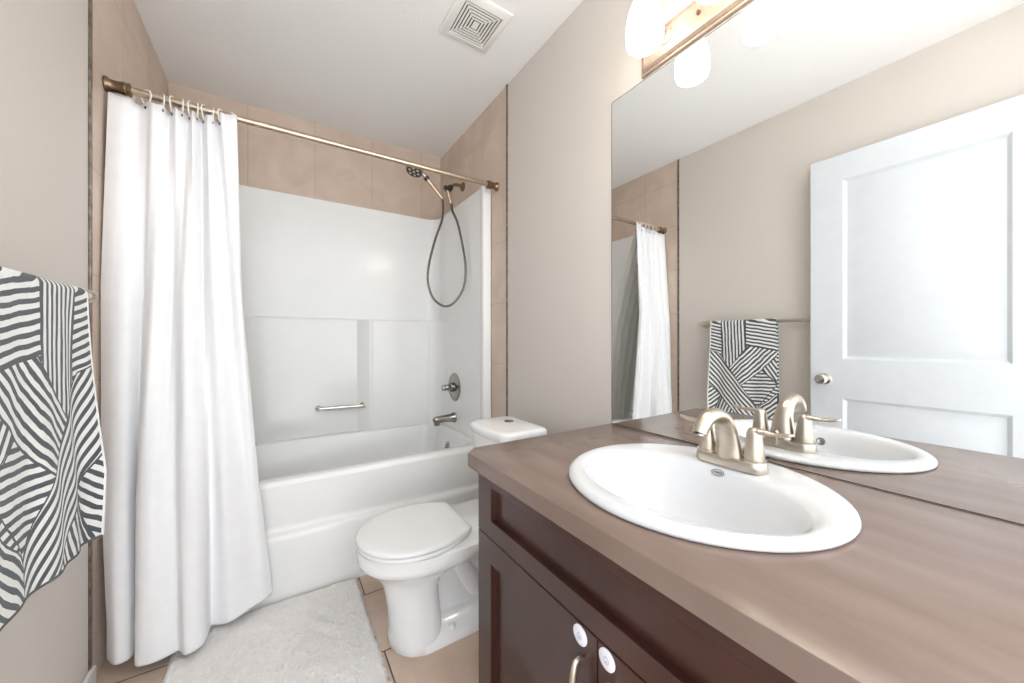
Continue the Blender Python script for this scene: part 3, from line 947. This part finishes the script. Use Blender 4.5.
# outside of the bowl
rings_to_mesh(bm, [mixc(1, 0.165, 0.225, CZ-0.002), mixc(1, 0.155, 0.212, CZ-0.03), mixc(1, 0.135, 0.18, CZ-0.10), mixc(1, 0.10, 0.13, CZ-0.135), mixc(1, 0.022, 0.022, CZ-0.15)], True, False, False)
obj('basin', bm, M['porcelain_dim'], sink, 60)
bm = NB()
lathe(bm, (bx_, by_, CZ-0.1395), (0, 0, 1), [(0.026, 0), (0.026, 0.003), (0.022, 0.005), (0.014, 0.004), (0.013, 0.009), (0, 0.0095)], 24)
obj('drain', bm, M['chrome'], sink)
bm = NB()
lathe(bm, (0.5625, 0.462, CZ-0.026), (1, 0, 0.34), [(0.0125, -0.003), (0.0125, 0.0012), (0.0105, 0.0018), (0.0085, 0.0008), (0.004, 0.0006), (0.0, 0.0012)], 24)
tag(obj('overflow_ring', bm, M['chrome'], sink), 'small round metal overflow ring')
# fired oval maker's mark on the rear slope
bm = NB()
mk = Vector((0.8595, 0.455, CZ-0.0015))
nn = Vector((-0.90, 0, 0.45)).normalized()
ta = Vector((0, 1, 0))
tb = nn.cross(ta).normalized()
for (rx, ry, r2x, r2y) in ((0.0145, 0.0075, 0.0128, 0.0060),):
    ro = [[mk+nn*0.0012+ta*(a*cos(2*pi*k/28))+tb*(b*sin(2*pi*k/28)) for k in range(28)] for a, b in ((rx, ry), (r2x, r2y))]
    rings_to_mesh(bm, ro, True, False, False)
for k in range(7):
    y = -0.0085+k*0.0028
    c = mk+nn*0.0012+ta*y
    hgt = 0.0026 if k % 2 == 0 else 0.002
    q = [c+ta*sx*0.0009+tb*sz*hgt for sx, sz in ((-1, -1), (1, -1), (1, 1), (-1, 1))]
    bm.faces.new([bm.verts.new(p) for p in q])
tag(obj('maker_mark', bm, M['logo'], sink, solid=0.0006), 'small grey oval mark')

# ------------------------------------------------------------------ faucet
FX, FY, FZ = 0.895, 0.446, CZ+0.0145
fau = thing('faucet', 'brushed nickel two lever faucet on the back of the sink', 'faucet', (FX, FY, FZ))
bm = NB()
def stad(hx, hy, z, n=12):
    return rrect(FX-hx, FX+hx, FY-hy, FY+hy, hx*0.98, n, z)
rings_to_mesh(bm, [stad(0.026, 0.077, FZ-0.001), stad(0.027, 0.078, FZ+0.003), stad(0.0255, 0.0765, FZ+0.018), stad(0.0235, 0.0745, FZ+0.022), stad(0.018, 0.070, FZ+0.023)], True)
obj('base', bm, M['nickel'], fau, 50)
bm = NB()
sp = smooth_path([(0.890, FY, FZ+0.018), (0.888, FY, FZ+0.050), (0.880, FY, FZ+0.085), (0.860, FY, FZ+0.112), (0.828, FY, FZ+0.123), (0.796, FY, FZ+0.117), (0.776, FY, FZ+0.101), (0.768, FY, FZ+0.088)], 5)
n_ = len(sp)
def lerp_list(keys, n):
    out = []
    for i in range(n):
        t = i/(n-1)*(len(keys)-1)
        k = min(int(t), len(keys)-2)
        out.append(keys[k]+(keys[k+1]-keys[k])*(t-k))
    return out
# frame axis a is horizontal-perpendicular (Y), b in plane
tube(bm, sp, lerp_list([0.021, 0.019, 0.0165, 0.0155, 0.0155, 0.0165, 0.017, 0.016], n_), 24, ry=lerp_list([0.032, 0.027, 0.022, 0.019, 0.018, 0.0165, 0.016, 0.015], n_))
obj('spout', bm, M['nickel'], fau, 60)
bm = NB()
lathe(bm, (0.7675, FY, FZ+0.089), (-0.25, 0, -1), [(0.012, 0), (0.012, 0.004), (0.010, 0.005), (0, 0.0045)], 20)
obj('aerator', bm, M['chrome'], fau)
bm = NB()
tube(bm, [(0.926, FY, FZ+0.010), (0.927, FY, FZ+0.036)], 0.003, 10)
lathe(bm, (0.927, FY, FZ+0.034), (0, 0, 1), [(0.003, 0), (0.0065, 0.004), (0.0065, 0.010), (0.003, 0.014), (0, 0.0145)], 14)
obj('pop_up_rod', bm, M['nickel'], fau)
for s in (-1, 1):
    hy = FY+s*0.052
    bm = NB()
    lathe(bm, (FX, hy, FZ+0.022), (0, 0, 1), [(0.0235, 0), (0.0235, 0.003), (0.0205, 0.004), (0.0195, 0.02), (0.0165, 0.045), (0.0155, 0.058), (0.0145, 0.065), (0.011, 0.071), (0.004, 0.074), (0, 0.0742)], 28)
    hb = obj('handle', bm, M['nickel'], fau, 50)
    bm = NB()
    tube(bm, smooth_path([(FX, hy, FZ+0.086), (FX, hy+s*0.015, FZ+0.089), (FX, hy+s*0.035, FZ+0.088), (FX, hy+s*0.058, FZ+0.090), (FX, hy+s*0.074, FZ+0.094)], 4),
         [0.0125]*4+[0.010]*4+[0.0085]*4+[0.0085]*4+[0.005], 14, ry=[0.0075]*4+[0.006]*4+[0.0045]*4+[0.0038]*4+[0.003])
    obj('lever', bm, M['nickel'], hb, 60)

# ================================================================== mirror
bm = NB()
box(bm, B-0.003, B-0.0005, F+0.003, 0.929, CZ+0.003, 1.940)
mir = thing('wall_mirror', 'large frameless wall mirror standing on the countertop', 'mirror', (B, 0.45, CZ+0.002))
mb = obj('glass', bm, M['mirror'], mir)
bm = NB()
for q in ((0.929, 0.9302, CZ+0.0015, 1.9412), (F+0.002, 0.9302, 1.940, 1.9412), (F+0.002, 0.9302, CZ+0.0012, CZ+0.003)):
    box(bm, B-0.0036, B-0.0005, q[0], q[1], q[2], q[3])
tag(obj('edge', bm, M['mirror_edge'], mir), 'thin dark mirror edge')

# ================================================================== vanity light
VL = thing('vanity_light', 'three shade vanity lamp on a warm nickel bar above the mirror', 'lamp', (B, 0.486, 1.948))
PY0, PY1, PZ0, PZ1 = 0.178, 0.794, 1.948, 2.064
bm = NB()
def pring(i, x):
    return [Vector((x, PY0+i, PZ0+i)), Vector((x, PY1-i, PZ0+i)), Vector((x, PY1-i, PZ1-i)), Vector((x, PY0+i, PZ1-i))]
rings_to_mesh(bm, [pring(0, B-0.0005), pring(0, B-0.010), pring(0.002, B-0.012), pring(0.007, B-0.012), pring(0.008, B-0.016), pring(0.014, B-0.024), pring(0.022, B-0.026), pring(0.024, B-0.022), pring(0.030, B-0.021)], True)
obj('back_plate', bm, M['warm_nickel'], VL, 20)
for y in (0.59, 0.38):
    bm = NB()
    lathe(bm, (B-0.021, y, 2.006), (-1, 0, 0), [(0.006, 0), (0.006, 0.004), (0.0045, 0.009), (0, 0.010)], 16)
    obj('finial_screw', bm, M['bronze'], VL)
for y in (0.695, 0.486, 0.277):
    sx_, sz_ = B-0.125, 1.946
    bm = NB()
    tube(bm, smooth_path([(B-0.020, y, 2.012), (B-0.05, y, 2.02), (B-0.085, y, 2.06), (B-0.105, y, 2.105), (sx_, y, 2.118), (sx_, y, 2.09)], 5), 0.007, 12)
    lathe(bm, (B-0.020, y, 2.012), (-1, 0, 0), [(0.022, 0), (0.022, 0.004), (0.012, 0.010)], 20)
    obj('arm', bm, M['warm_nickel'], VL)
    bm = NB()
    lathe(bm, (sx_, y, 2.070), (0, 0, 1), [(0.030, 0.0), (0.030, 0.006), (0.022, 0.014), (0.020, 0.03), (0.010, 0.04)], 24)
    obj('shade_cap', bm, M['warm_nickel'], VL)
    bm = NB()
    pr = [(0.0475, 0.0), (0.0520, 0.016), (0.0530, 0.036), (0.0505, 0.064), (0.0445, 0.094), (0.036, 0.118), (0.027, 0.134), (0.022, 0.140)]
    pin = [(r-0.003, h+0.001) for r, h in reversed(pr)]
    lathe(bm, (sx_, y, sz_-0.005), (0, 0, 1), pr+pin, 36, cap=False)
    bmesh.ops.remove_doubles(bm, verts=bm.verts[:], dist=1e-6)
    sh = obj('lamp_shade', bm, M['shade'], VL, 60)
    bm = NB()
    lathe(bm, (sx_, y, sz_+0.006), (0, 0, 1), [(0, 0), (0.020, 0.004), (0.032, 0.018), (0.034, 0.032), (0.030, 0.052), (0.018, 0.080), (0.013, 0.10), (0.013, 0.13)], 24)
    obj('bulb', bm, M['bulb'], VL)

# ================================================================== towel bar and towel (left wall)
BX, BZ = A+0.066, 1.187
tbar = thing('towel_bar', 'satin nickel towel bar on the left wall', 'towel bar', (A, 1.15, BZ))
bm = NB()
tube(bm, [(BX, 0.80, BZ), (BX, 1.43, BZ)], 0.0105, 14)
obj('bar', bm, M['nickel'], tbar)
for y in (0.77, 1.418):
    bm = NB()
    lathe(bm, (A+0.0005, y, BZ), (1, 0, 0), [(0.026, 0), (0.026, 0.004), (0.020, 0.010), (0.012, 0.018), (0.010, 0.05), (0.012, 0.056), (0.013, 0.070), (0.008, 0.078), (0, 0.079)], 22)
    s = 1 if y > 1 else -1
    lathe(bm, (BX, y, BZ), (0, s, 0), [(0.013, -0.02), (0.0175, -0.012), (0.0175, 0.004), (0.012, 0.018), (0.005, 0.038), (0, 0.039)], 18)
    obj('post', bm, M['nickel'], tbar)

W0, W1 = 0.972, 1.354
tow = thing('towel', 'charcoal and white striped hand towel hung over the towel bar', 'towel', (BX, (W0+W1)/2, 0.57))
NU, NV = 120, 240
bm = NB()
uvl = bm.loops.layers.uv.new('UVMap')
rows = []
Lf, Lb, rb_ = 0.615, 0.50, 0.014
tot = Lb+pi*rb_+Lf
for i in range(NV+1):
    s = tot*i/NV
    row = []
    for j in range(NU+1):
        u = j/NU
        y = W1-(W1-W0)*u
        if s < Lb:
            d = Lb-s
            x, z = BX-rb_, BZ-d
            x += -0.010*min(1, d/0.3)+0.006*sin(u*9+1)*min(1, d/0.3)
            vv = -d
        elif s < Lb+pi*rb_:
            a = (s-Lb)/rb_
            x, z = BX-rb_*cos(a), BZ+rb_*sin(a)
            vv = (s-Lb-pi*rb_)*0.5
        else:
            d = s-Lb-pi*rb_
            x, z = BX+rb_, BZ-d
            k = min(1, d/0.45)
            # soft vertical folds and a forward flare at the far lower corner
            x += 0.008*k*k+(1-0.75*u)*(0.012*k*sin(u*11.0+2.3+d*1.5)+0.006*k*sin(u*23+d*4))+0.016*k*k*max(0, 1-u*3.0)
            y += 0.014*k*(0.3-u)
            z += 0.010*u*k
            vv = d
        row.append((bm.verts.new((x, y, z)), u, vv/0.615))
    rows.append(row)
for i in range(NV):
    for j in range(NU):
        q = (rows[i][j], rows[i][j+1], rows[i+1][j+1], rows[i+1][j])
        f = bm.faces.new([t[0] for t in q])
        for lp, t in zip(f.loops, q):
            lp[uvl].uv = (t[1], t[2])
# hem along the far edge and the bottom
hem_e = [tuple(rows[i][0][0].co) for i in range(NV+1)]
hem_b = [tuple(rows[NV][j][0].co) for j in range(NU+1)]
obj('terry_cloth', bm, M['towel'], tow, 180, solid=0.005)
bm = NB()
tube(bm, hem_e[::2], 0.0042, 8)
tag(obj('side_hem', bm, M['selvage'], tow), 'white side hem')
M['hem_grey'] = mat('grey towel hem', srgb(96, 99, 102), 0.95, bump=(500, 0.4, 0.002))
bm = NB()
tube(bm, hem_b[::2], 0.0040, 8)
tag(obj('bottom_hem', bm, M['hem_grey'], tow), 'grey bottom hem')

# ================================================================== exhaust vent in the ceiling
VX0, VX1, VYa, VYb = 0.598, 0.832, 1.285, 1.530
ven = thing('ceiling_vent', 'square white ceiling exhaust vent with concentric slots', 'vent', ((VX0+VX1)/2, (VYa+VYb)/2, H))
bm = NB()
def vring(i, z):
    return [Vector((VX0+i, VYa+i, z)), Vector((VX1-i, VYa+i, z)), Vector((VX1-i, VYb-i, z)), Vector((VX0+i, VYb-i, z))]
rings_to_mesh(bm, [vring(0, H-0.0005), vring(0.001, H-0.006), vring(0.010, H-0.012), vring(0.030, H-0.017), vring(0.033, H-0.016), vring(0.033, H-0.004)], True, False, False)
obj('frame', bm, M['grill'], ven, 20)
bm = NB()
box(bm, VX0+0.03, VX1-0.03, VYa+0.03, VYb-0.03, H-0.005, H-0.001)
tag(obj('duct_shade', bm, M['vent_dark'], ven), 'dark sheet painted as the shade behind the slots')
bm = NB()
for k in range(6):
    i0 = 0.038+k*0.0132
    i1 = i0+0.0078 if k < 5 else None
    if i1:
        rs = [vring(i0, H-0.0145), vring(i1, H-0.0145), vring(i1, H-0.0120), vring(i0, H-0.0120)]
        rings_to_mesh(bm, rs, True, loop=True)
    else:
        box(bm, VX0+i0, VX1-i0, VYa+i0, VYb-i0, H-0.0145, H-0.0120)
for sx in (-1, 1):
    for sy in (-1, 1):
        cx_, cy_ = (VX0+VX1)/2, (VYa+VYb)/2
        tube(bm, [(cx_+sx*0.02, cy_+sy*0.02, H-0.011), (cx_+sx*0.083, cy_+sy*0.088, H-0.011)], 0.0018, 6)
obj('louver_rings', bm, M['grill'], ven, 20)

# ================================================================== bath mat
MX0, MX1, MY0, MY1 = -0.300, 0.296, 0.83, 1.752
bm = NB()
nx, ny = 200, 300
rnd = random.Random(3)
rows = []
for j in range(ny+1):
    row = []
    for i in range(nx+1):
        u, v = i/nx, j/ny
        x, y = MX0+(MX1-MX0)*u, MY0+(MY1-MY0)*v
        e = min(u*(MX1-MX0), (1-u)*(MX1-MX0), v*(MY1-MY0), (1-v)*(MY1-MY0))
        edge = min(1, e/0.012)
        zz = 0.004+0.016*math.sqrt(edge)
        # woven diamond ribs
        p = (abs(((x*11+y*0.0) % 2)-1)+y*9) % 1.0
        zz += 0.0018*edge*sin(p*2*pi)
        zz += edge*rnd.uniform(-0.0022, 0.0022)
        jit = 0.0018
        # the curtain side creeps a little toward the tub on the right corner
        row.append(bm.verts.new((x+rnd.uniform(-jit, jit)*(3 if e < 0.003 else 1), y+rnd.uniform(-jit, jit)*(3 if e < 0.003 else 1), zz)))
    rows.append(row)
for j in range(ny):
    for i in range(nx):
        bm.faces.new((rows[j][i], rows[j][i+1], rows[j+1][i+1], rows[j+1][i]))
# close the underside
bl = [bm.verts.new((x, y, 0.0006)) for x, y in ((MX0, MY0), (MX1, MY0), (MX1, MY1), (MX0, MY1))]
bm.faces.new(bl)
mt = obj('bath_mat', bm, M['rug'], None, 180)
tag(mt, 'fluffy white bath mat on the tile floor before the tub', 'bath mat')
